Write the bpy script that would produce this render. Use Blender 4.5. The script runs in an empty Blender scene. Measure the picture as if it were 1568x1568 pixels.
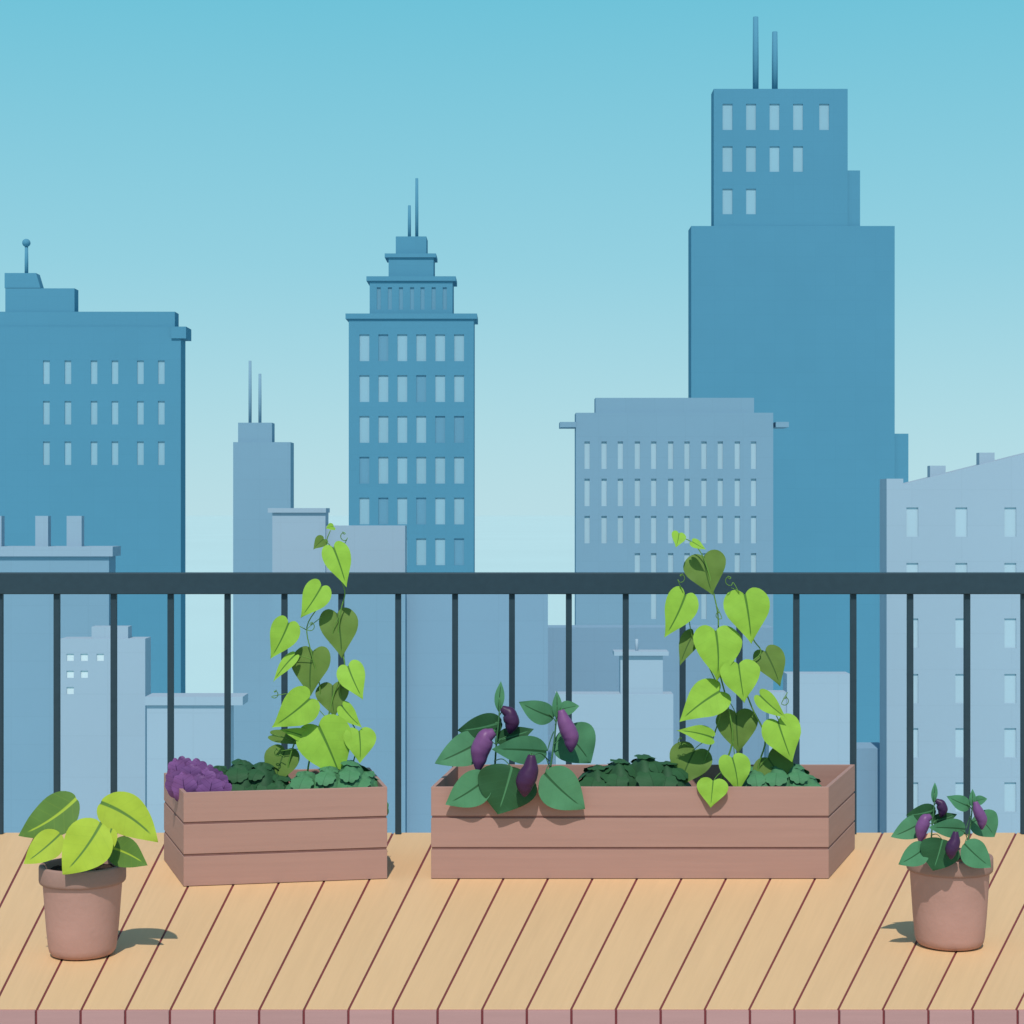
import bpy, math, random
from mathutils import Vector, Matrix
random.seed(7)
# ------------------------------------------------------------------ constants for placing image pixel coordinates at a depth
F = 1568*65/36.0      # focal length in image pixels
H = 1.357             # eye height above deck (m)
C = 784.0
FH = F*H
def X(px, D): return (px-C)*D/F
def Z(py, D): return H+(C-py)*D/F
def P(px, py, D): return Vector((X(px, D), D, Z(py, D)))
def GD(py): return FH/(py-C)          # distance of a point lying on the deck
def GP(px, py):
    D = GD(py); return Vector((X(px, D), D, 0))

scene = bpy.context.scene
scene.view_settings.view_transform = 'Standard'
scene.view_settings.look = 'None'
scene.view_settings.exposure = 0

def lin(h, div=(1, 1, 1)):
    h = h.lstrip('#'); o = []
    for i in (0, 2, 4):
        c = int(h[i:i+2], 16)/255
        o.append((c/12.92 if c <= .04045 else ((c+.055)/1.055)**2.4)/div[i//2])
    return o
# ------------------------------------------------------------------ materials
def newmat(name, rough=.7, spec=.3):
    m = bpy.data.materials.new(name); m.use_nodes = True
    b = m.node_tree.nodes['Principled BSDF']
    b.inputs['Roughness'].default_value = rough
    b.inputs['Specular IOR Level'].default_value = spec
    return m, m.node_tree, b
def rgba(c, k=1): return (min(1, c[0]*k), min(1, c[1]*k), min(1, c[2]*k), 1)
def mixnode(nt, fac, a, b, blend='MIX'):
    n = nt.nodes.new('ShaderNodeMix'); n.data_type = 'RGBA'; n.blend_type = blend
    for idx, v in ((0, fac), (6, a), (7, b)):
        if isinstance(v, bpy.types.NodeSocket): nt.links.new(v, n.inputs[idx])
        else: n.inputs[idx].default_value = v
    return n.outputs[2]
def math_(nt, op, a, b=None, clamp=False):
    n = nt.nodes.new('ShaderNodeMath'); n.operation = op; n.use_clamp = clamp
    for i, v in enumerate((a, b)):
        if v is None: continue
        if isinstance(v, bpy.types.NodeSocket): nt.links.new(v, n.inputs[i])
        else: n.inputs[i].default_value = v
    return n.outputs[0]
def maprange(nt, v, a, b, c, d):
    n = nt.nodes.new('ShaderNodeMapRange'); n.clamp = True
    nt.links.new(v, n.inputs[0])
    for i, x in enumerate((a, b, c, d)): n.inputs[i+1].default_value = x
    return n.outputs[0]
def noise(nt, vec, scale, detail=3, rough=.5):
    n = nt.nodes.new('ShaderNodeTexNoise'); n.inputs['Scale'].default_value = scale
    n.inputs['Detail'].default_value = detail; n.inputs['Roughness'].default_value = rough
    if vec: nt.links.new(vec, n.inputs['Vector'])
    return n.outputs['Fac']
def mapping(nt, vec, sc):
    n = nt.nodes.new('ShaderNodeMapping'); n.inputs['Scale'].default_value = sc
    nt.links.new(vec, n.inputs['Vector']); return n.outputs[0]
def bump(nt, b, h, strength, dist):
    n = nt.nodes.new('ShaderNodeBump'); n.inputs['Strength'].default_value = strength
    n.inputs['Distance'].default_value = dist
    nt.links.new(h, n.inputs['Height']); nt.links.new(n.outputs[0], b.inputs['Normal'])

def m_plain(name, c, var=.1, scale=8, rough=.7, spec=.3, bmp=0, island=0):
    m, nt, b = newmat(name, rough, spec)
    geo = nt.nodes.new('ShaderNodeNewGeometry')
    f = noise(nt, geo.outputs['Position'], scale, 4, .6)
    f = maprange(nt, f, .3, .7, 0, 1)
    col = mixnode(nt, f, rgba(c, 1-var), rgba(c, 1+var))
    if island:
        r = maprange(nt, geo.outputs['Random Per Island'], 0, 1, 1-island, 1+island)
        hs = nt.nodes.new('ShaderNodeHueSaturation'); nt.links.new(col, hs.inputs['Color']); nt.links.new(r, hs.inputs['Value'])
        col = hs.outputs[0]
    nt.links.new(col, b.inputs['Base Color'])
    if bmp: bump(nt, b, noise(nt, geo.outputs['Position'], scale*6, 4), bmp, .01)
    return m
def m_wood(name, c, var=.14, island=.05, rough=.65):
    m, nt, b = newmat(name, rough, .2)
    uv = nt.nodes.new('ShaderNodeUVMap'); geo = nt.nodes.new('ShaderNodeNewGeometry')
    off = nt.nodes.new('ShaderNodeVectorMath'); off.operation = 'ADD'
    comb = nt.nodes.new('ShaderNodeCombineXYZ')
    rr = math_(nt, 'MULTIPLY', geo.outputs['Random Per Island'], 50)
    for i in range(3): nt.links.new(rr, comb.inputs[i])
    nt.links.new(uv.outputs[0], off.inputs[0]); nt.links.new(comb.outputs[0], off.inputs[1])
    v = off.outputs[0]
    g1 = noise(nt, mapping(nt, v, (1.6, 45, 1)), 1.0, 5, .65)
    g2 = noise(nt, mapping(nt, v, (1.0, 9, 1)), 1.2, 3, .5)
    g = math_(nt, 'ADD', math_(nt, 'MULTIPLY', g1, .6), math_(nt, 'MULTIPLY', g2, .4))
    g = maprange(nt, g, .35, .65, 0, 1)
    col = mixnode(nt, g, rgba(c, 1-var), rgba(c, 1+var*.7))
    r = maprange(nt, geo.outputs['Random Per Island'], 0, 1, 1-island, 1+island)
    hs = nt.nodes.new('ShaderNodeHueSaturation'); nt.links.new(col, hs.inputs['Color']); nt.links.new(r, hs.inputs['Value'])
    nt.links.new(hs.outputs[0], b.inputs['Base Color'])
    bump(nt, b, g1, .2, .002)
    return m
def m_leaf(name, c, vein, var=.07, rough=.6, side=.08):
    m, nt, b = newmat(name, rough, .15)
    uv = nt.nodes.new('ShaderNodeUVMap'); sep = nt.nodes.new('ShaderNodeSeparateXYZ')
    nt.links.new(uv.outputs[0], sep.inputs[0])
    geo = nt.nodes.new('ShaderNodeNewGeometry')
    u = sep.outputs[0]; v = math_(nt, 'ABSOLUTE', sep.outputs[1])
    f = maprange(nt, noise(nt, geo.outputs['Position'], 22, 3), .3, .7, 0, 1)
    col = mixnode(nt, f, rgba(c, 1-var), rgba(c, 1+var))
    t = math_(nt, 'SUBTRACT', math_(nt, 'MULTIPLY', u, 6.0), math_(nt, 'MULTIPLY', v, 3.2))
    t = math_(nt, 'ABSOLUTE', math_(nt, 'SUBTRACT', math_(nt, 'FRACT', t), .5))
    sv = maprange(nt, t, .0, .08, side, 0)
    col = mixnode(nt, sv, col, rgba(vein))
    wid = maprange(nt, u, 0, .9, .026, .010)
    mr = maprange(nt, math_(nt, 'DIVIDE', v, wid), .7, 1.2, 1, 0)
    mr = math_(nt, 'MULTIPLY', mr, maprange(nt, u, .78, .86, 1, 0))
    col = mixnode(nt, mr, col, rgba(vein))
    r = maprange(nt, geo.outputs['Random Per Island'], 0, 1, .96, 1.04)
    hs = nt.nodes.new('ShaderNodeHueSaturation'); nt.links.new(col, hs.inputs['Color']); nt.links.new(r, hs.inputs['Value'])
    nt.links.new(hs.outputs[0], b.inputs['Base Color'])
    bump(nt, b, math_(nt, 'SUBTRACT', 1.0, sv), .25, .002)
    return m
def m_wall(name, c, floor_h=3.6, bay=5.0):
    m, nt, b = newmat(name, .9, .05)
    geo = nt.nodes.new('ShaderNodeNewGeometry')
    sep = nt.nodes.new('ShaderNodeSeparateXYZ'); nt.links.new(geo.outputs['Position'], sep.inputs[0])
    comb = nt.nodes.new('ShaderNodeCombineXYZ')
    nt.links.new(math_(nt, 'ADD', sep.outputs[0], sep.outputs[1]), comb.inputs[0]); nt.links.new(sep.outputs[2], comb.inputs[1])
    br = nt.nodes.new('ShaderNodeTexBrick'); nt.links.new(comb.outputs[0], br.inputs['Vector'])
    br.offset = 0
    br.inputs['Scale'].default_value = 1
    br.inputs['Brick Width'].default_value = bay; br.inputs['Row Height'].default_value = floor_h
    br.inputs['Mortar Size'].default_value = .08; br.inputs['Mortar Smooth'].default_value = .5
    br.inputs['Color1'].default_value = rgba(c, 1.006); br.inputs['Color2'].default_value = rgba(c, .994)
    br.inputs['Mortar'].default_value = rgba(c, .97)
    f = maprange(nt, noise(nt, geo.outputs['Position'], .05, 6, .6), .3, .7, .98, 1.02)
    hs = nt.nodes.new('ShaderNodeHueSaturation'); nt.links.new(br.outputs['Color'], hs.inputs['Color']); nt.links.new(f, hs.inputs['Value'])
    nt.links.new(hs.outputs[0], b.inputs['Base Color'])
    return m

# ------------------------------------------------------------------ mesh builder
class MB:
    def __init__(s): s.v = []; s.f = []; s.m = []; s.uv = []; s.sm = []
    def face(s, idx, mat=0, uv=None, smooth=False):
        s.f.append(tuple(idx)); s.m.append(mat); s.sm.append(smooth)
        s.uv.append(uv if uv else [(0, 0)]*len(idx))
    def add(s, pts): 
        n = len(s.v); s.v.extend([tuple(p) for p in pts]); return n
    def quad(s, a, b, c, d, mat=0, uv=None):
        n = s.add([a, b, c, d]); s.face((n, n+1, n+2, n+3), mat, uv)
    def box(s, x0, x1, y0, y1, z0, z1, mat=0, skip=''):
        n = s.add([(x0,y0,z0),(x1,y0,z0),(x1,y1,z0),(x0,y1,z0),(x0,y0,z1),(x1,y0,z1),(x1,y1,z1),(x0,y1,z1)])
        fs = {'f':(0,1,5,4),'r':(1,2,6,5),'b':(2,3,7,6),'l':(3,0,4,7),'t':(4,5,6,7),'d':(3,2,1,0)}
        for k, q in fs.items():
            if k not in skip: s.face([n+i for i in q], mat, [(0,0),(x1-x0,0),(x1-x0,z1-z0),(0,z1-z0)])
    def prism(s, poly, z0, z1, mat=0, L=None):
        n = s.add([(p[0], p[1], z0) for p in poly]+[(p[0], p[1], z1) for p in poly])
        k = len(poly)
        l = (Vector(poly[1])-Vector(poly[0])).length
        w = (Vector(poly[2])-Vector(poly[1])).length
        s.face([n+k+i for i in range(k)], mat, [(0,0),(l,0),(l,w),(0,w)] if k == 4 else None)
        s.face([n+i for i in reversed(range(k))], mat)
        for i in range(k):
            j = (i+1) % k
            e = (Vector(poly[j])-Vector(poly[i])).length
            s.face((n+i, n+j, n+k+j, n+k+i), mat, [(0,z0),(e,z0),(e,z1),(0,z1)])
    def tube(s, pts, radii, mat=0, n=7, sub=4, caps=True):
        pts = [Vector(p) for p in pts]
        if not isinstance(radii, (list, tuple)): radii = [radii]*len(pts)
        sp, sr = [], []
        for i in range(len(pts)-1):
            p0 = pts[max(0, i-1)]; p1 = pts[i]; p2 = pts[i+1]; p3 = pts[min(len(pts)-1, i+2)]
            for k in range(sub):
                t = k/sub
                sp.append(.5*((2*p1)+(p2-p0)*t+(2*p0-5*p1+4*p2-p3)*t*t+(3*p1-p0-3*p2+p3)*t**3))
                sr.append(radii[i]*(1-t)+radii[i+1]*t)
        sp.append(pts[-1]); sr.append(radii[-1])
        ref = Vector((.13, .97, .2)); base = []
        for i, p in enumerate(sp):
            d = (sp[min(i+1, len(sp)-1)]-sp[max(i-1, 0)])
            if d.length < 1e-9: d = Vector((0, 0, 1))
            d.normalize(); a = d.cross(ref)
            if a.length < .05: a = d.cross(Vector((1, 0, 0)))
            a.normalize(); b = d.cross(a)
            base.append(s.add([p+(a*math.cos(2*math.pi*j/n)+b*math.sin(2*math.pi*j/n))*sr[i] for j in range(n)]))
        for i in range(len(sp)-1):
            for j in range(n):
                k = (j+1) % n
                s.face((base[i]+j, base[i]+k, base[i+1]+k, base[i+1]+j), mat, [(i*.1, j/n), (i*.1, k/n), (i*.1+.1, k/n), (i*.1+.1, j/n)], True)
        if caps:
            s.face([base[0]+j for j in reversed(range(n))], mat); s.face([base[-1]+j for j in range(n)], mat)
    def lathe(s, prof, cx, cy, mat=0, n=64):
        rings = []
        for r, z in prof:
            rings.append(s.add([(cx+r*math.cos(2*math.pi*j/n), cy+r*math.sin(2*math.pi*j/n), z) for j in range(n)]))
        for i in range(len(prof)-1):
            for j in range(n):
                k = (j+1) % n
                s.face((rings[i]+j, rings[i]+k, rings[i+1]+k, rings[i+1]+j), mat, None, True)
        return rings
    def obj(s, name, mats, parent=None, bevel=0):
        me = bpy.data.meshes.new(name); me.from_pydata(s.v, [], s.f)
        for m in mats: me.materials.append(m)
        me.polygons.foreach_set('material_index', s.m)
        me.polygons.foreach_set('use_smooth', s.sm)
        ul = me.uv_layers.new(name='UVMap'); flat = []
        for u in s.uv:
            for a in u: flat.extend(a)
        ul.data.foreach_set('uv', flat)
        me.update()
        o = bpy.data.objects.new(name, me); scene.collection.objects.link(o)
        if parent: o.parent = parent
        if bevel:
            b = o.modifiers.new('bevel', 'BEVEL'); b.width = bevel; b.segments = 2; b.limit_method = 'ANGLE'
        return o
def empty(name, loc=(0, 0, 0)):
    o = bpy.data.objects.new(name, None); o.empty_display_size = .2
    scene.collection.objects.link(o); return o

# ------------------------------------------------------------------ world and sun
SUN_EL = math.radians(54); SUN_AZ = math.radians(3)      # from behind the viewer
w = bpy.data.worlds.new('World'); scene.world = w; w.use_nodes = True
nt = w.node_tree; bg = nt.nodes['Background']
sky = nt.nodes.new('ShaderNodeTexSky'); sky.sky_type = 'NISHITA'; sky.sun_disc = False
sky.sun_elevation = SUN_EL; sky.sun_rotation = math.pi+SUN_AZ
sky.altitude = 50; sky.air_density = 1.0; sky.dust_density = .6; sky.ozone_density = 1.0
tc = nt.nodes.new('ShaderNodeTexCoord'); sp = nt.nodes.new('ShaderNodeSeparateXYZ'); nt.links.new(tc.outputs['Generated'], sp.inputs[0])
rmp = nt.nodes.new('ShaderNodeValToRGB'); nt.links.new(maprange(nt, sp.outputs[2], 0, .3, 0, 1), rmp.inputs[0])
cr = rmp.color_ramp; cr.interpolation = 'LINEAR'
stops = ((0, 'b9dfe8'), (.17, 'acdae5'), (.44, '93d1e1'), (.9, '6ec4da'), (1, '69c1d8'))
while len(cr.elements) < len(stops): cr.elements.new(.5)
for e, (p, h) in zip(cr.elements, stops): e.position = p; e.color = (*lin(h), 1)
haze = nt.nodes.new('ShaderNodeVectorMath'); haze.operation = 'SCALE'; haze.inputs[3].default_value = 10
nt.links.new(rmp.outputs[0], haze.inputs[0])
fac = maprange(nt, sp.outputs[2], .3, .65, .95, .1)
skyc = mixnode(nt, fac, sky.outputs[0], haze.outputs[0])
nt.links.new(skyc, bg.inputs['Color']); bg.inputs['Strength'].default_value = .1
sl = bpy.data.lights.new('sun', 'SUN'); sl.energy = 3.1; sl.angle = math.radians(.6); sl.color = (1, .95, .87)
so = bpy.data.objects.new('sun', sl); scene.collection.objects.link(so)
sd = Vector((-math.sin(SUN_AZ)*math.cos(SUN_EL), -math.cos(SUN_AZ)*math.cos(SUN_EL), math.sin(SUN_EL)))
so.rotation_euler = sd.to_track_quat('Z', 'Y').to_euler(); so.location = (-3, -10, 12)
# ------------------------------------------------------------------ camera
cd = bpy.data.cameras.new('camera'); cd.lens = 65; cd.sensor_width = 36; cd.clip_end = 60000; cd.clip_start = .05
co = bpy.data.objects.new('camera', cd); scene.collection.objects.link(co)
co.location = (0, 0, H); co.rotation_euler = (math.pi/2, 0, 0); scene.camera = co

# ------------------------------------------------------------------ ground of the city
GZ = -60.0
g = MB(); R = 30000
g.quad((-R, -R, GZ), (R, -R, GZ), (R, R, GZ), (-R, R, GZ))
g.obj('ground', [m_plain('hazy_plain', (.49, .68, .70), .02, .002, .9, .05)])  # distance haze painted in as the pale blue base colour

# ------------------------------------------------------------------ buildings
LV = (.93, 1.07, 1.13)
DARK = m_wall('hazed_wall_far', lin('5191b0', LV))  # atmospheric haze is put into these pale blue wall and pane colours
MID = m_wall('hazed_wall_mid', lin('79a3bd', LV))
MID2 = m_wall('hazed_wall_mid_b', lin('7da5c0', LV))
LIGHT = m_wall('hazed_wall_near', lin('96b4c9', LV))
LIGHT2 = m_wall('hazed_wall_near_b', lin('8fb0c7', LV))
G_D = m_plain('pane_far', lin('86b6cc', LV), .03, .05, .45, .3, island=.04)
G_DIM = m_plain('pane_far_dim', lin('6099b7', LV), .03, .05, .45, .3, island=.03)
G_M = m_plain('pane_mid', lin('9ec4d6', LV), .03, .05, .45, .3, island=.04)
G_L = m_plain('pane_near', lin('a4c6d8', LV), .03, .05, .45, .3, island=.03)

def xe(x0, x1, D, d):
    """front face edges, allowing for the flank wall seen beyond the corner"""
    k = (D+d)/D
    if x1 < C: x1 = C+(x1-C)*k
    if x0 > C: x0 = C+(x0-C)*k
    return X(x0, D), X(x1, D)
def block(mb, x0, x1, ytop, D, d, ybot=None, setback=0, mat=0):
    a, b = xe(x0, x1, D, d)
    z0 = GZ if ybot is None else Z(ybot, D)
    mb.box(a, b, D+setback, D+d-setback, z0, Z(ytop, D), mat)
def facade_block(mb, x0, x1, ytop, D, d, wins, ybot=None, rec=.28):
    a, b = xe(x0, x1, D, d); z0 = GZ if ybot is None else Z(ybot, D); z1 = Z(ytop, D)
    mb.box(a, b, D, D+d, z0, z1, 0, skip='f')
    holes = [(X(c-w_/2, D), X(c+w_/2, D), Z(yb, D), Z(ya, D), m) for c, w_, ya, yb, m in wins]
    xs = sorted(set([round(v, 4) for h in holes for v in h[:2]]+[round(a, 4), round(b, 4)]))
    zs = sorted(set([round(v, 4) for h in holes for v in h[2:4]]+[round(z0, 4), round(z1, 4)]))
    for i in range(len(xs)-1):
        for j in range(len(zs)-1):
            cx, cz = (xs[i]+xs[i+1])/2, (zs[j]+zs[j+1])/2
            if any(h[0] < cx < h[1] and h[2] < cz < h[3] for h in holes): continue
            mb.quad((xs[i], D, zs[j]), (xs[i+1], D, zs[j]), (xs[i+1], D, zs[j+1]), (xs[i], D, zs[j+1]))
    for p, q, r, t, m in holes:
        y1 = D+rec
        mb.quad((p, y1, r), (q, y1, r), (q, y1, t), (p, y1, t), m)
        mb.quad((p, D, r), (p, y1, r), (p, y1, t), (p, D, t)); mb.quad((q, D, r), (q, D, t), (q, y1, t), (q, y1, r))
        mb.quad((p, D, t), (p, y1, t), (q, y1, t), (q, D, t)); mb.quad((p, D, r), (q, D, r), (q, y1, r), (p, y1, r))
def mast(mb, x, y0, y1, wpx, D, dy):
    r = wpx/2*D/F
    mb.tube([(X(x, D), D+dy, Z(y0, D)-.5), (X(x, D), D+dy, Z((y0+y1)/2, D)), (X(x, D), D+dy, Z(y1, D))], [r, r, r*.9], 0, 8, 1)

# far office block on the left
D = 420; mb = MB()
wins = [(c, 10, y, y+36, 1) for c in (71, 104, 144, 176, 215, 247) for y in (552, 614, 676)]
wins += [(c, 10, y, y+36, 1) for c in (-36, -70) for y in (552, 614, 676)]
facade_block(mb, -150, 284, 500, D, 6, wins)
block(mb, -150, 274, 477, D, 5.5, 500, .3)
block(mb, 262, 293, 500, D-.4, 7, 518)
block(mb, 7, 121, 441, D, 5, 477.2, .6)
n0 = D+.9
pts = [(7, 441), (62, 441), (55, 418), (7, 418)]
a = mb.add([P(x, y, n0) for x, y in pts]+[P(x, y, n0)+Vector((0, 3.5, 0)) for x, y in pts])
mb.face((a, a+1, a+2, a+3)); mb.face((a+7, a+6, a+5, a+4))
for i in range(4): j = (i+1) % 4; mb.face((a+i, a+4+i, a+4+j, a+j))
mast(mb, 37, 418, 376, 6, D, 2)
bpy.ops.mesh.primitive_uv_sphere_add(radius=6.3*D/F, location=(X(36.8, D), D+2, Z(370, D)), segments=20, ring_count=12)
ball = bpy.context.object; ball.name = 'mast_ball'; ball.data.materials.append(DARK); bpy.ops.object.shade_smooth()
E = empty('office_building'); mb.obj('walls', [DARK, G_D], E); ball.parent = E

# slim tower
D = 330; mb = MB()
block(mb, 357, 450, 677, D, 5); block(mb, 364, 421, 647, D, 4.5, 677, .4)
mast(mb, 380.5, 647, 551, 5, D, 2); mast(mb, 395.7, 647, 571, 5, D, 2)
E = empty('slim_tower'); mb.obj('walls', [MID], E)

# stepped skyscraper in the middle
D = 420; mb = MB()
dim = {(0,1),(1,3),(2,4),(2,5),(3,0),(4,1),(4,3),(5,5)}
wins = []
for r_, y in enumerate((512, 574.5, 637, 699.5, 762, 824.5)):
    for c_, x in enumerate((558, 587, 616, 645, 674, 703)):
        wins.append((x, 15, y, y+41, 2 if (r_, c_) in dim else 1))
facade_block(mb, 534, 727, 488, D, 12, wins)
block(mb, 529, 732, 480, D-.4, 13, 488)
facade_block(mb, 566, 695, 430, D+.8, 10, [(x, 6, 440, 474, 2) for x in (580, 597, 614, 631, 647, 664, 681)], 480)
block(mb, 561, 700, 423, D+.4, 11, 430)
block(mb, 595, 666, 394, D+1.5, 8, 423); block(mb, 589, 670, 388, D+1.1, 9, 394)
block(mb, 606, 655, 362, D+2, 7, 388)
mast(mb, 625, 362, 309, 5, D, 5); mast(mb, 636.5, 362, 267, 5, D, 5)
E = empty('art_deco_skyscraper'); mb.obj('walls', [DARK, G_D, G_DIM], E)

# tall tower
D = 460; mb = MB()
wins = [(x, 15, 159, 199, 1) for x in (1114, 1150, 1186, 1222, 1262)]+[(x, 15, 224, 263, 1) for x in (1114, 1150, 1186, 1222)]+[(x, 15, 289, 328, 1) for x in (1114, 1150)]
facade_block(mb, 1089, 1298, 136, D, 6, wins, 346)
block(mb, 1240, 1317, 261, D+.4, 5, 346); block(mb, 1054, 1370, 346, D-.4, 7.5); block(mb, 1330, 1391, 664, D+.3, 5)
mast(mb, 1159.5, 136, 21, 9, D, 3); mast(mb, 1189, 136, 44, 9, D, 3)
E = empty('skyscraper_tower'); mb.obj('walls', [DARK, G_D], E)

# broad mid-distance block
D = 320; mb = MB(); wins = []
cols = (899, 925, 950, 976, 1001, 1027, 1052, 1078, 1103, 1129, 1154)
for y in (676, 733, 790): wins += [(x, 8, y, y+42, 1) for x in cols]
wins += [(x, 8, 847, 889, 1) for x in cols[3:]]+[(x, 8, 905, 948, 1) for x in (1001, 1078)]
facade_block(mb, 880, 1184, 632, D, 6, wins)
block(mb, 910, 1155, 609, D, 5, 632, .3)
block(mb, 856, 882, 646, D-.3, 6.5, 654); block(mb, 1180, 1208, 646, D-.3, 6.5, 654)
E = empty('apartment_block'); mb.obj('walls', [MID, G_M], E)

# light buildings
D = 240; mb = MB()
block(mb, 417, 503, 785, D, 4); block(mb, 410, 505, 778, D-.3, 5, 785); block(mb, 497, 623, 805, D+.5, 4)
mb.obj('walls', [LIGHT], empty('stepped_building'))
D = 205; mb = MB(); block(mb, 417, 623, 893, D, 3); block(mb, 610, 839, 890, D+1.5, 3, mat=1)
mb.obj('walls', [MID, MID2], empty('terrace_building'))
D = 225; mb = MB(); block(mb, 700, 1184, 961, D, 5)
mb.obj('walls', [MID2], empty('low_office_block'))
D = 190; mb = MB(); block(mb, 1170, 1360, 1146, D, 5)
mb.obj('walls', [MID2], empty('low_annex_building'))

# gabled block on the right
D = 185; mb = MB()
wins = [(x, 18, y, y+45, 1) for x in (1397, 1472, 1547, 1622, 1697) for y in (777, 862, 947, 1032, 1115, 1198)]
facade_block(mb, 1347, 1760, 742, D, 3.5, wins, rec=.14)
k = (D+3.5)/D; fx = lambda x: C+(x-C)*k
top = [(1347, 742), (1347, 733), (1372, 733), (1372, 741.5), (1568, 695), (1760, 650), (1760, 742)]
pf = [P(fx(x) if x < 1400 else x, y, D+.02) for x, y in top]
a = mb.add(pf+[p+Vector((0, 3.4, 0)) for p in pf]); n = len(pf)
mb.face([a+i for i in reversed(range(n))]); mb.face([a+n+i for i in range(n)])
for i in range(n): j = (i+1) % n; mb.face((a+i, a+j, a+n+j, a+n+i))
block(mb, 1420, 1448, 713, D+1, 1.2, 740); block(mb, 1495, 1523, 693, D+1, 1.2, 725)
mb.obj('walls', [LIGHT, G_L], empty('gabled_building'))

# left row
D = 240; mb = MB()
block(mb, -120, 177, 852, D, 4, None, 0, 1); block(mb, -120, 185, 837, D-.4, 5, 852)
for x0, x1 in ((-30, 7), (54, 78), (102, 129)): block(mb, x0, x1, 790, D+1, 1.5, 837)
mb.obj('walls', [LIGHT2, MID], empty('warehouse_building'))
D = 160; mb = MB()
wins = [(x, 11, 1001, 1012, 1) for x in (107.5, 129, 153.5)]+[(x, 11, 1027, 1038, 1) for x in (107.5, 129)]+[(107.5, 11, 1052, 1063, 1)]
G_W = m_plain('pane_bright', lin('c4e0ea', LV), .03, .05, .45, .3, island=.03)
facade_block(mb, 92, 231, 978, D, 2.5, wins, rec=.1); block(mb, 139, 203, 960, D, 2.2, 978, .3)
mb.obj('walls', [LIGHT, G_W], empty('corner_house'))
D = 145; mb = MB(); block(mb, 225, 358, 1080, D, 2.5); block(mb, 222, 380, 1067, D-.2, 3, 1080)
mb.obj('walls', [LIGHT], empty('flat_roof_house'))
D = 165; mb = MB(); block(mb, 850, 1031, 1063, D, 2.5); block(mb, 948, 1015, 1004, D+.3, 2, 1063); block(mb, 938, 1024, 998, D, 2.6, 1004)
mast(mb, 976.5, 998, 980, 5, D, 1.3)
mb.obj('walls', [LIGHT], empty('town_house'))
D = 170; mb = MB(); block(mb, 1199, 1302, 1032, D, 2.5); block(mb, 1173, 1210, 1060, D+.3, 2)
mb.obj('walls', [LIGHT], empty('small_block'))

# ------------------------------------------------------------------ deck
DECK = m_wood('deck_pine', lin('dfb88c', (.99, 1.0, 1.02)), .045, .015)
FASC = m_wood('fascia_board', lin('b98883'), .06, .03)
SUB = m_plain('red_subfloor', (.21, .04, .045), .1, 6)
CONC = m_plain('concrete', (.3, .29, .28), .1, 4)
D1, D2 = GD(1545), GD(1275)
E = empty('wooden_deck'); mb = MB(); fb = MB()
for k in range(-14, 36):
    xa, xb = 57+68.15*k, 57+68.15*(k+1)
    f0, f1 = X(xa, D1)+.0032, X(xb, D1)-.0032
    b0, b1 = X(xa+136, D2)+.0049, X(xb+136, D2)-.0049
    mb.prism([(f1, D1), (b1, D2), (b0, D2), (f0, D1)], -.028, 0)
    fb.prism([(f0, D1-.014), (f1, D1-.014), (f1, D1-.001), (f0, D1-.001)], -.16, -.001)
mb.obj('boards', [DECK], E, .0008); fb.obj('fascia', [FASC], E, .001)
mb = MB(); mb.box(-3.6, 4.6, D1-.008, D2-.004, -.30, -.003, 0); mb.obj('subfloor', [SUB], E)
mb = MB(); mb.box(-3.7, 4.7, D1+.02, D2+.02, -.55, -.302, 0); mb.obj('slab', [CONC], E)

# ------------------------------------------------------------------ railing
RAIL = m_plain('painted_steel', lin('344c59', (1.25, 1.3, 1.3)), .06, 30, .55, .2)
E = empty('balcony_railing'); DR = 7.79
mb = MB(); mb.box(-3.6, 3.9, DR-.03, DR+.03, Z(910, DR-.03), Z(877, DR-.03)); mb.obj('handrail', [RAIL], E, .004)
mb = MB()
for k in range(-12, 33):
    x = X(87.3+87.08*k, DR)
    mb.box(x-.0125, x+.0125, DR-.0115, DR+.0115, .0005, Z(910, DR-.03)-.0005)
mb.obj('balusters', [RAIL], E, .002)

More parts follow.
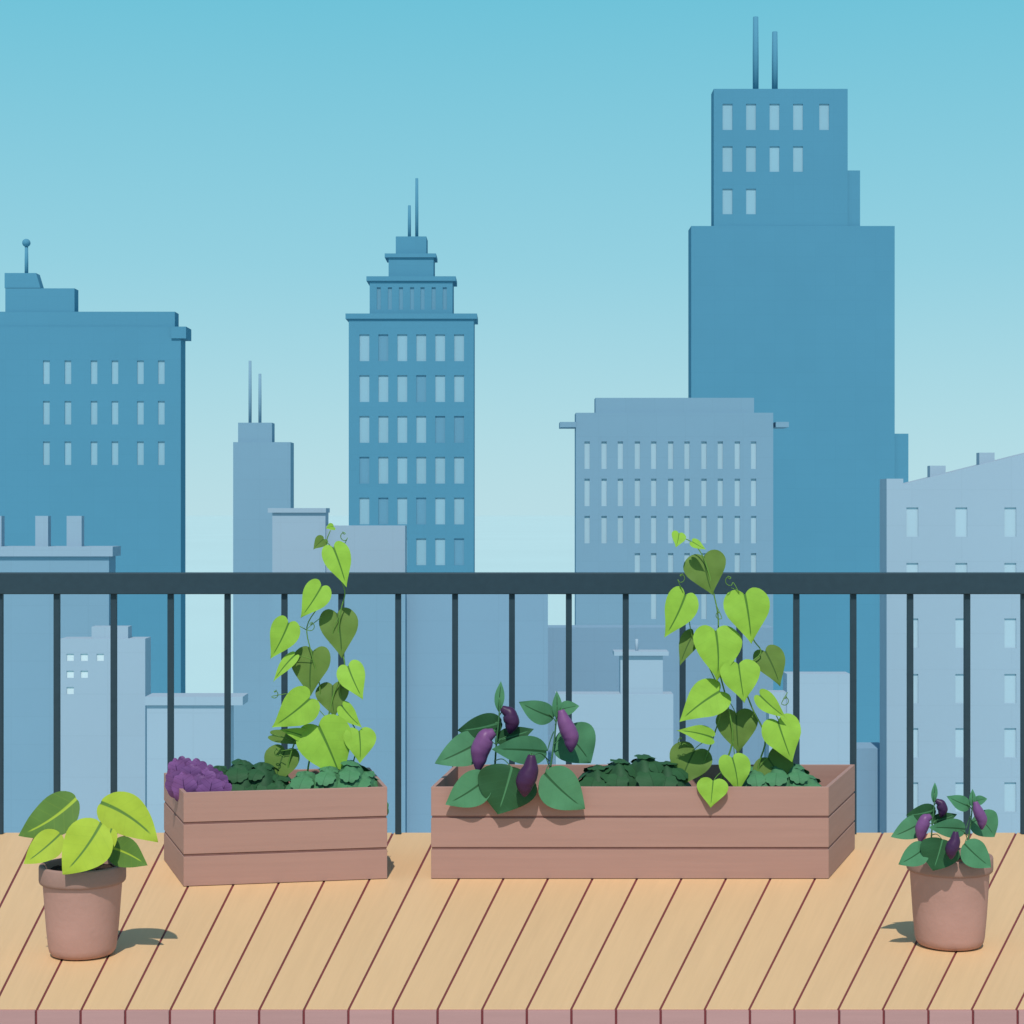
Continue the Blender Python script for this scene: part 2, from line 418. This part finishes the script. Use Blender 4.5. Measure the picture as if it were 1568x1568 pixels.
# ------------------------------------------------------------------ planters
PW = m_wood('planter_wood', lin('ab867c'), .06, .015)
LINER = m_plain('planter_liner', lin('7d5954'), .1, 20)
SOIL = m_plain('potting_soil', (.06, .04, .03), .5, 60, .95, .1, .8)
def inset(poly, t):
    out = []; n = len(poly)
    for i in range(n):
        p0, p1, p2 = [Vector(poly[j % n][:2]) for j in (i-1, i, i+1)]
        d1 = (p1-p0).normalized(); d2 = (p2-p1).normalized()
        n1 = Vector((-d1.y, d1.x)); n2 = Vector((-d2.y, d2.x))
        b = (n1+n2).normalized(); out.append(p1+b*t/max(.2, b.dot(n1)))
    return out
def planter(name, poly, h):
    E = empty(name); poly = [Vector(p[:2]) for p in poly]; t = .014
    inn = inset(poly, t); l1 = inset(poly, .003); l2 = inset(poly, t-.003); l3 = inset(poly, t+.002)
    mb = MB(); bh = (h-.020)/3
    for r_ in range(3):
        z0 = .002+r_*(bh+.009)
        for i in range(4):
            j = (i+1) % 4
            mb.prism([poly[i], poly[j], inn[j], inn[i]], z0, z0+bh)
    mb.obj('boards', [PW], E, .0012)
    mb = MB()
    for i in range(4):
        j = (i+1) % 4; mb.prism([l1[i], l1[j], l2[j], l2[i]], .01, h-.02)
    mb.obj('liner', [LINER], E)
    mb = MB(); nx, ny = 40, 16; zs = h-.1
    a = []
    for i in range(nx+1):
        for k in range(ny+1):
            p = (l3[0].lerp(l3[1], i/nx)).lerp(l3[3].lerp(l3[2], i/nx), k/ny)
            a.append((p.x, p.y, zs+random.uniform(-.008, .008)))
    mb.add(a)
    for i in range(nx):
        for k in range(ny):
            q = i*(ny+1)+k; mb.face((q, q+ny+1, q+ny+2, q+1))
    mb.obj('soil', [SOIL], E)
PH = 141*GD(1346)/F
planter('planter_box', [GP(281, 1358), GP(593, 1346), GP(566, 1306), GP(251, 1317)], PH)
planter('planter_box', [GP(660, 1346), GP(1269, 1346), GP(1309, 1300), GP(697, 1300)], PH)

# ------------------------------------------------------------------ leaves
OUT = {
 'heart': [(0,0),(-.07,.14),(-.12,.38),(-.08,.68),(.05,.92),(.22,1),(.42,.88),(.60,.62),(.77,.34),(.90,.13),(1,0)],
 'ovate': [(0,0),(-.01,.2),(.03,.5),(.13,.82),(.27,.99),(.42,1),(.58,.86),(.73,.62),(.86,.34),(.95,.13),(1,0)],
 'lance': [(0,0),(.06,.25),(.16,.6),(.30,.9),(.46,1),(.60,.92),(.74,.68),(.86,.38),(.94,.16),(.98,.05),(1,0)],
}
OUT['round'] = []
for i in range(29):
    a = math.pi*i/28; rr = .90+.15*abs(math.sin(4.5*a+.0))**.8
    OUT['round'].append((.5-.5*math.cos(a)*rr, math.sin(a)*rr))
def smooth_outline(o, sub=2):
    r = []
    for i in range(len(o)-1):
        p = [o[max(0, i-1)], o[i], o[i+1], o[min(len(o)-1, i+2)]]
        for k in range(sub):
            t = k/sub
            r.append(tuple(.5*(2*p[1][c]+(p[2][c]-p[0][c])*t+(2*p[0][c]-5*p[1][c]+4*p[2][c]-p[3][c])*t*t+(3*p[1][c]-p[0][c]-3*p[2][c]+p[3][c])*t**3) for c in (0, 1)))
    r.append(o[-1]); return r
SO = {k: smooth_outline(v) for k, v in OUT.items()}; SO1 = {k: v for k, v in OUT.items()}
SO['round'] = OUT['round']
def leaf3(mb, base, tip, W, nrm, mat, kind='heart', bend=0, fold=.08, droop=.05, ruffle=.02, ns=4, lo=False):
    out = SO1[kind] if lo else SO[kind]
    ax = tip-base; L = ax.length; ax.normalize()
    side = nrm.cross(ax).normalized(); nrm = ax.cross(side).normalized()
    ph = random.random()*6; N = len(out)-1
    for sg in (1, -1):
        grid = []
        for i, (u, v) in enumerate(out):
            um = (i/N)**1.05; row = []
            for k in range(ns+1):
                s = k/ns
                uu = um*(1-s)+u*s; vv = v*s
                h = fold*vv*W*.5 - droop*L*(2*uu-1)**2 + ruffle*W*math.sin(uu*13+ph+sg)*s*s
                p = base+ax*(uu*L)+side*(sg*vv*W*.5+bend*L*4*uu*(1-uu)*.25)+nrm*h
                row.append((p, (uu, sg*vv*.5*W/L)))
            grid.append(row)
        n = mb.add([p for row in grid for p, _ in row])
        for i in range(N):
            for k in range(ns):
                q = [(i, k), (i+1, k), (i+1, k+1), (i, k+1)]
                if sg < 0: q.reverse()
                mb.face([n+a*(ns+1)+b for a, b in q], mat, [grid[a][b][1] for a, b in q], True)
def leafp(mb, b, t, wpx, D, mat, kind='heart', bend=0, dt=-.03, roll=None, **kw):
    base = P(b[0], b[1], D); tip = P(t[0], t[1], D+dt)
    if roll is None: roll = random.uniform(-.25, .25)
    ax = (tip-base).normalized()
    n = Matrix.Rotation(roll, 3, ax) @ Vector((0, -1, .15))
    W = wpx*D/F/math.cos(roll)**.7
    leaf3(mb, base, tip, W, n, mat, kind, bend, **kw)
def stem(mb, pts, D, r0, r1, mat, dd=0):
    n = len(pts); q = []
    for i, p in enumerate(pts):
        d = D+dd*i/(n-1)+(random.uniform(-.008, .008) if 0 < i < n-1 else 0)
        q.append(P(p[0], p[1], d))
    mb.tube(q, [r0+(r1-r0)*i/(n-1) for i in range(n)], mat, 6, 5)
def tendril(mb, x, y, D, r, mat, sgn=1, start=None):
    q = []
    if start: q.append(P(start[0], start[1], D))
    for i in range(12):
        a = i*.85; rr = r*(1-i/13)
        q.append(P(x+sgn*math.cos(a)*rr, y+math.sin(a)*rr-i*.9, D-.004*i))
    mb.tube(q, .0016, mat, 5, 3)

LG = (1.1, 1.1, 1.05)
B = m_leaf('bean_leaf_bright', lin('8cb840', LG), lin('4f7a2c', LG))
O = m_leaf('bean_leaf_olive', lin('627f38', LG), lin('3f5f28', LG))
YL = m_leaf('basil_leaf', lin('a6ba3a', LG), lin('5f7f37', LG))
OB = m_leaf('basil_leaf_deep', lin('5f8038', LG), lin('a6bb3c', LG))
SG = m_leaf('aubergine_leaf', lin('508860', LG), lin('305a38', LG))
DG = m_leaf('aubergine_leaf_dark', lin('2f5a38', LG), lin('4f865b', LG))
STEM = m_plain('green_stem', lin('638c3a'), .1, 30, .6)
STEM2 = m_plain('aubergine_stem', lin('47794f'), .1, 30, .6)
def m_fruit(name, c):
    m, nt, b = newmat(name, .42, .25)
    geo = nt.nodes.new('ShaderNodeNewGeometry')
    f = noise(nt, geo.outputs['Position'], 25, 3)
    nt.links.new(mixnode(nt, f, rgba(c, .85), rgba(c, 1.2)), b.inputs['Base Color']); return m
PUR = m_fruit('aubergine_skin', lin('75497a')); DPUR = m_fruit('aubergine_skin_dark', lin('402347'))

# climbing bean in the left planter
D = 7.06; mb = MB()
S0 = lambda pts, dd=0, r0=.0028, r1=.0018: stem(mb, pts, D+.015, r0, r1, 2, dd)
S0([(468, 1238), (470, 1190), (478, 1150), (500, 1105), (512, 1060), (528, 1020), (518, 980), (522, 935), (528, 905), (514, 870), (500, 835), (506, 812)], 0, .0038, .0018)
S0([(452, 1240), (440, 1190), (450, 1140), (470, 1105), (490, 1060), (478, 1005), (470, 960), (490, 925), (497, 902)], 0, .0034, .0018)
S0([(530, 1240), (538, 1180), (548, 1130), (530, 1090), (520, 1050), (540, 1022)], 0, .003, .0018)
for a, b in (((470, 965), (442, 957)), ((478, 1010), (446, 1006)), ((500, 1100), (475, 1078)), ((478, 1150), (430, 1150)), ((478, 1150), (420, 1125)), ((500, 1105), (470, 1130)),
             ((530, 1090), (524, 1082)), ((514, 850), (496, 826)), ((505, 985), (520, 940))):
    S0([a, ((a[0]+b[0])/2, (a[1]+b[1])/2-3), b], 0, .0018, .0015)
Ls = [((511,806),(499,809),13,0),((496,825),(480,841),20,1),((510,838),(530,899),44,0),((492,898),(460,946),44,0),((516,939),(523,1008),60,1),
 ((442,954),(414,1009),46,0),((478,997),(475,1066),62,1),((450,1004),(418,1044),20,0),((533,1020),(556,1071),44,0),((509,1049),(512,1098),52,1),
 ((474,1070),(416,1114),58,0),((524,1082),(554,1114),26,0),((476,1131),(428,1117),22,0),((417,1125),(466,1141),20,1),((487,1112),(523,1197),86,0),
 ((550,1119),(551,1169),50,0),((436,1149),(420,1205),54,1)]
for i, (b, t, w_, m) in enumerate(Ls):
    leafp(mb, b, t, w_, D+(.035 if m else -.02)+random.uniform(-.015, .015), m, bend=random.choice((-1, 1))*.10)
tendril(mb, 526, 824, D, 6, 2, 1, (522, 845)); tendril(mb, 477, 962, D, 6, 2, -1, (492, 945)); tendril(mb, 422, 1066, D, 5, 2, -1, (440, 1062)); tendril(mb, 424, 1155, D, 5, 2, 1, (436, 1160))
mb.obj('climbing_bean_plant', [B, O, STEM])

# climbing bean in the right planter
D = 7.08; mb = MB()
S0([(1098, 1238), (1108, 1180), (1122, 1130), (1112, 1070), (1098, 1010), (1100, 950), (1092, 905), (1080, 860), (1062, 832), (1040, 822)], 0, .0038, .0018)
S0([(1165, 1238), (1160, 1180), (1172, 1130), (1150, 1080), (1136, 1030), (1165, 1000), (1152, 975), (1140, 915), (1120, 900)], 0, .0036, .0018)
S0([(1070, 1238), (1075, 1180), (1092, 1130), (1105, 1075), (1085, 1020), (1060, 975), (1052, 915)], 0, .003, .0018)
S0([(1185, 1238), (1200, 1170), (1195, 1110), (1170, 1068)], 0, .003, .0018)
for a, b in (((1092, 905), (1078, 856)), ((1092, 1130), (1060, 1150)), ((1092, 1130), (1040, 1120)), ((1122, 1130), (1125, 1162)), ((1160, 1180), (1176, 1160)), ((1112, 1070), (1128, 1095))):
    S0([a, ((a[0]+b[0])/2, (a[1]+b[1])/2-3), b], 0, .0018, .0015)
S0([(1108, 1180), (1098, 1188), (1092, 1197)], -.25, .002, .0015)
Ls = [((1040,816),(1035,838),23,0),((1060,829),(1081,841),15,0),((1077,852),(1091,911),66,1),((1050,911),(1018,976),52,0),((1140,910),(1150,986),70,0),
 ((1097,966),(1099,1043),76,0),((1062,970),(1041,1019),30,1),((1172,997),(1195,1051),48,1),((1132,1017),(1141,1076),64,0),((1102,1058),(1040,1105),60,0),
 ((1164,1065),(1205,1100),30,0),((1128,1092),(1132,1154),66,1),((1192,1104),(1214,1167),64,0),((1090,1128),(1037,1118),28,0),((1064,1148),(1040,1206),66,1),
 ((1122,1160),(1131,1214),50,0),((1176,1160),(1213,1208),70,1)]
for i, (b, t, w_, m) in enumerate(Ls):
    leafp(mb, b, t, w_, D+(.035 if m else -.02)+random.uniform(-.015, .015), m, bend=random.choice((-1, 1))*.10)
leafp(mb, (1092, 1196), (1088, 1237), 48, 6.825, 0, dt=-.02, droop=.02)
tendril(mb, 1044, 888, D, 6, 2, -1, (1046, 908)); tendril(mb, 1116, 892, D, 7, 2, 1, (1132, 908)); tendril(mb, 1203, 1076, D, 6, 2, -1, (1206, 1060)); tendril(mb, 1100, 945, D, 5, 2, 1, (1096, 925)); tendril(mb, 1042, 1138, D, 5, 2, 1, (1056, 1143))
mb.obj('climbing_bean_plant', [B, O, STEM])

# aubergine plants
def aubergine(ox, oy, s, D, depth):
    mb = MB()
    T = lambda p: (ox+(p[0]-666)*s, oy+(p[1]-1043)*s)
    def lf(b, t, w_, m, kind='ovate', d0=0, d1=0, bend=0, roll=None, **kw):
        leafp(mb, T(b), T(t), w_*s*1.1, D+d0*depth, m, kind, bend, dt=(d1-d0)*depth, roll=roll, **kw)
    def st(pts, r0=.0042, r1=.002, dd=0): stem(mb, [T(p) for p in pts], D, r0*s*1.1, r1*s*1.1, 2, dd*depth)
    st([(755, 1245), (757, 1190), (760, 1140), (764, 1100), (765, 1068)])
    st([(838, 1245), (841, 1190), (848, 1140), (852, 1100), (853, 1080)])
    for a, b in (((760,1140),(738,1132)), ((764,1108),(758,1108)), ((760,1140),(775,1128)), ((843,1180),(832,1152)), ((851,1105),(840,1093)), ((852,1100),(860,1084)),
                 ((848,1140),(864,1130)), ((848,1120),(838,1150)), ((765,1095),(776,1084)), ((850,1110),(860,1090)), ((760,1150),(757,1120))):
        st([a, ((a[0]+b[0])/2, (a[1]+b[1])/2-2), b], .002, .0016)
    for a, b in (((757,1180),(746,1190)), ((757,1165),(784,1176)), ((845,1175),(834,1186)), ((841,1165),(814,1158))):
        st([a, ((a[0]+b[0])/2, (a[1]+b[1])/2-8), b], .002, .0016, -.31)
    lf((768,1106),(700,1119),36,1,'ovate',.02,.02,.12); lf((760,1133),(817,1116),26,1,'ovate',.03,.0,-.1)
    lf((763,1090),(767,1043),14,0,'lance'); lf((853,1102),(853,1058),14,0,'lance')
    lf((742,1131),(666,1168),46,0,'ovate',.02,-.05,.12); lf((838,1152),(754,1148),40,0,'ovate',-.07,-.14,-.1)
    lf((848,1099),(795,1075),32,0,'ovate',0,-.03,.1); lf((857,1087),(887,1081),20,0,'ovate',0,0,.1)
    lf((862,1118),(905,1169),64,0,'ovate',.05,.05,.15,.0); lf((748,1190),(682,1232),48,0,'ovate',-.315,-.325,.14,.0, droop=.02)
    lf((784,1174),(762,1247),84,1,'ovate',-.32,-.33,.05,.0, droop=.02); lf((834,1184),(896,1239),58,0,'ovate',-.315,-.325,-.12,.0, droop=.02)
    def fruit(pts, R, m, d):
        d = D+d*depth
        pr = (.35, .62, .85, 1.0, .98, .72, .12); n = len(pts)
        q = []
        for i in range(7):
            t = i/6*(n-1); a = min(int(t), n-2); f = t-a
            x = pts[a][0]*(1-f)+pts[a+1][0]*f; y = pts[a][1]*(1-f)+pts[a+1][1]*f
            xx, yy = T((x, y)); q.append(P(xx, yy, d))
        r = R*s*D/F
        mb.tube(q, [r*k for k in pr], m, 16, 4)
        dr = (q[1]-q[0]).normalized()
        for j in range(6):
            a = j*math.pi/3
            sd_ = Vector((math.cos(a), math.sin(a), 0)); b0 = q[0]-dr*r*.25
            leaf3(mb, b0, b0+dr*r*1.0+sd_*r*.6, r*.7, (sd_-dr*.2).normalized(), 2, 'lance', 0, -.1, .05, 0, 2, True)
    fruit([(768,1084),(780,1092),(784,1106),(780,1124)], 12, 4, -.02)
    fruit([(757,1120),(744,1128),(735,1150),(732,1182)], 15, 3, -.09)
    fruit([(814,1156),(812,1178),(804,1198),(803,1220)], 14.5, 4, -.39)
    fruit([(859,1087),(864,1105),(874,1128),(874,1152)], 13, 3, -.06)
    return mb
mb = aubergine(666, 1043, 1.0, 7.06, .8)
mb.obj('aubergine_plant', [SG, DG, STEM2, PUR, DPUR])
mb = aubergine(1365, 1198, .665, 5.80, .52)
mb.obj('aubergine_plant', [SG, DG, STEM2, PUR, DPUR])

# leafy shrubs in planters: broad crinkled leaves wrapped over a mound
SH_D = m_leaf('shrub_leaf_dark', lin('325c3a', LG), lin('294f30', LG), side=.3); SH_L = m_leaf('shrub_leaf_sea', lin('50885d', LG), lin('437650', LG), side=.3)
CORE_D = m_plain('shrub_core', lin('2e5636', LG), .15, 30); CORE_L = m_plain('shrub_core_sea', lin('4a8057', LG), .15, 30)
def shrub(name, D, lmat, cmat, count, lobes, ry=.13, lw=.10, yb=1240):
    mb = MB(); blobs = []
    for cx, hw, yt in lobes:
        zt = Z(yt, D); zb = Z(yb, D)
        blobs.append((Vector((X(cx, D), D, zb)), hw*D/F, ry, zt-zb))
    for c, rx, ry_, rz in blobs:
        n, m_ = 28, 10; rings = []
        for i in range(m_+1):
            th = i/m_*math.pi/2; ring = []
            for j in range(n):
                a = 2*math.pi*j/n; q = .91+.035*math.sin(5*a+cx)*math.cos(th)+.025*math.sin(6*th+3*a)
                ring.append(c+Vector((rx*q*math.cos(th)*math.cos(a), ry_*q*math.cos(th)*math.sin(a), rz*q*math.sin(th))))
            rings.append(mb.add(ring))
        for i in range(m_):
            for j in range(n):
                k = (j+1) % n; mb.face((rings[i]+j, rings[i]+k, rings[i+1]+k, rings[i+1]+j), 1, None, True)
    up = Vector((0, 0, 1)); per = max(1, count//len(blobs))
    for c, rx, ry_, rz in blobs:
        for q in range(per):
            a = 2.4*q+random.uniform(-.3, .3); zz = (q+.5)/per; th = math.asin(zz**1.1)
            nn = Vector((math.cos(th)*math.cos(a), math.cos(th)*math.sin(a), math.sin(th)))
            p = c+Vector((rx*nn.x, ry_*nn.y, rz*nn.z))*random.uniform(.93, .97)
            l = random.uniform(.8, 1.1)*lw*(1.0 if zz < .75 else .75)
            t = up-nn*up.dot(nn)
            if t.length < .35: t = Vector((math.cos(a), math.sin(a), 0))*.6
            tdir = (t.normalized()+nn*.12+Vector((random.uniform(-.25, .25), random.uniform(-.1, .1), 0))).normalized()
            leaf3(mb, p-tdir*l*.75, p+tdir*l*.25, l*1.1, (nn+Vector((random.uniform(-.1, .1), -.15, .1))).normalized(), 0, 'round', 0, -.12, .14, .02, 3, False)
    mb.obj(name, [lmat, cmat])
shrub('leafy_shrub', 7.06, SH_D, CORE_D, 72, [(334, 32, 1168), (370, 38, 1158), (402, 34, 1162), (428, 24, 1184)])
shrub('leafy_shrub', 7.01, SH_L, CORE_L, 72, [(468, 34, 1176), (505, 34, 1168), (538, 34, 1160), (560, 26, 1178)], .11)
shrub('leafy_shrub', 7.12, SH_D, CORE_D, 84, [(916, 34, 1166), (950, 38, 1156), (988, 40, 1149), (1022, 36, 1160)])
shrub('leafy_shrub', 7.12, SH_L, CORE_L, 72, [(1158, 34, 1170), (1190, 34, 1164), (1216, 32, 1164), (1238, 26, 1182)])

# purple cabbage
CAB = m_leaf('purple_cabbage_leaf', lin('7a5087'), lin('4a2c57'), .08, .5, side=.5)
CAB2 = m_leaf('purple_cabbage_leaf_inner', lin('6c4779'), lin('452857'), .08, .5, side=.5)
mb = MB(); Dc = 6.83
#        (x tip, y tip, width, material, depth offset)
rows = [(276,1160,40,1,.06),(300,1163,42,0,.05),(322,1173,38,1,.05),(266,1163,34,0,.03),
        (290,1172,44,1,.01),(314,1178,44,0,.01),(338,1183,36,1,.02),(262,1180,34,1,-.01),
        (278,1184,40,0,-.03),(302,1187,44,1,-.03),(326,1190,42,0,-.03),(347,1196,30,0,.0)]
for x, y, w_, m, dd in rows:
    bx = 300+(x-300)*.62
    leafp(mb, (bx, y+48), (x, y), w_, Dc+dd, m, 'round', 0, dt=-.01, roll=(x-303)/150, fold=-.10, droop=.10, ruffle=.03, ns=5)
mb.obj('purple_cabbage', [CAB, CAB2])

# ------------------------------------------------------------------ pots
POT = m_plain('terracotta', lin('b88f85'), .05, 9, .85, .15, .12)
POT2 = m_plain('terracotta_collar', lin('9c7b71'), .05, 9, .85, .15, .12)
def pot(cx, cy, rt, rbdy, rb, z1, zc):
    E = empty('flower_pot'); mb = MB()
    mb.lathe([(0, .002), (rb*.8, .002), (rb*.9, .006), (rb*.97, .016), (rb, .03), (rb+(rbdy-rb)*.35, zc*.4), (rbdy-.002, zc-.006), (rbdy, zc), (rbdy-.01, zc+.004)], cx, cy)
    mb.obj('body', [POT], E)
    mb = MB()
    mb.lathe([(rbdy-.006, zc), (rt-.004, zc+.0), (rt-.0015, zc+.003), (rt, zc+.01), (rt, z1-.006), (rt-.002, z1-.001), (rt-.006, z1), (rt-.012, z1-.001), (rt-.015, z1-.006), (rt-.018, z1-.05)], cx, cy)
    mb.obj('collar', [POT2], E)
    mb = MB(); rg = []
    for i in range(9):
        r = (rt-.0165)*i/8
        rg.append(mb.add([(cx+r*math.cos(2*math.pi*j/40), cy+r*math.sin(2*math.pi*j/40), z1-.022+random.uniform(-.004, .004)) for j in range(40)]))
    for i in range(8):
        for j in range(40):
            k = (j+1) % 40; mb.face((rg[i]+j, rg[i]+k, rg[i+1]+k, rg[i+1]+j))
    mb.obj('soil', [SOIL], E)
pot(X(126.5, 5.67), 5.67, .131, .121, .103, .279, .224)
pot(X(1454, 5.79), 5.79, .133, .124, .107, .285, .236)

# basil in the left pot
D = 5.66; mb = MB()
def bs(pts): stem(mb, pts, D, .004, .0025, 2)
bs([(122, 1345), (112, 1290), (106, 1250), (98, 1225)]); bs([(130, 1345), (140, 1290), (160, 1250), (168, 1232)])
bs([(118, 1345), (100, 1300), (84, 1280)]); bs([(134, 1345), (150, 1310), (172, 1300)]); bs([(126, 1345), (135, 1300), (146, 1268)])
leafp(mb, (116, 1222), (27, 1279), 62, D, 1, 'ovate', .28, -.05, .1)
leafp(mb, (153, 1228), (241, 1289), 62, D, 0, 'ovate', .25, -.05, -.1)
leafp(mb, (92, 1276), (36, 1322), 46, D-.05, 0, 'ovate', .15, -.06, .1)
leafp(mb, (166, 1297), (224, 1325), 46, D-.03, 1, 'ovate', .2, -.05, 0)
leafp(mb, (170, 1268), (150, 1323), 30, D-.06, 0, 'ovate', .1, -.05, .2)
leafp(mb, (154, 1260), (95, 1339), 76, D-.11, 0, 'ovate', .2, -.05, 0)
mb.obj('basil_plant', [YL, OB, STEM])
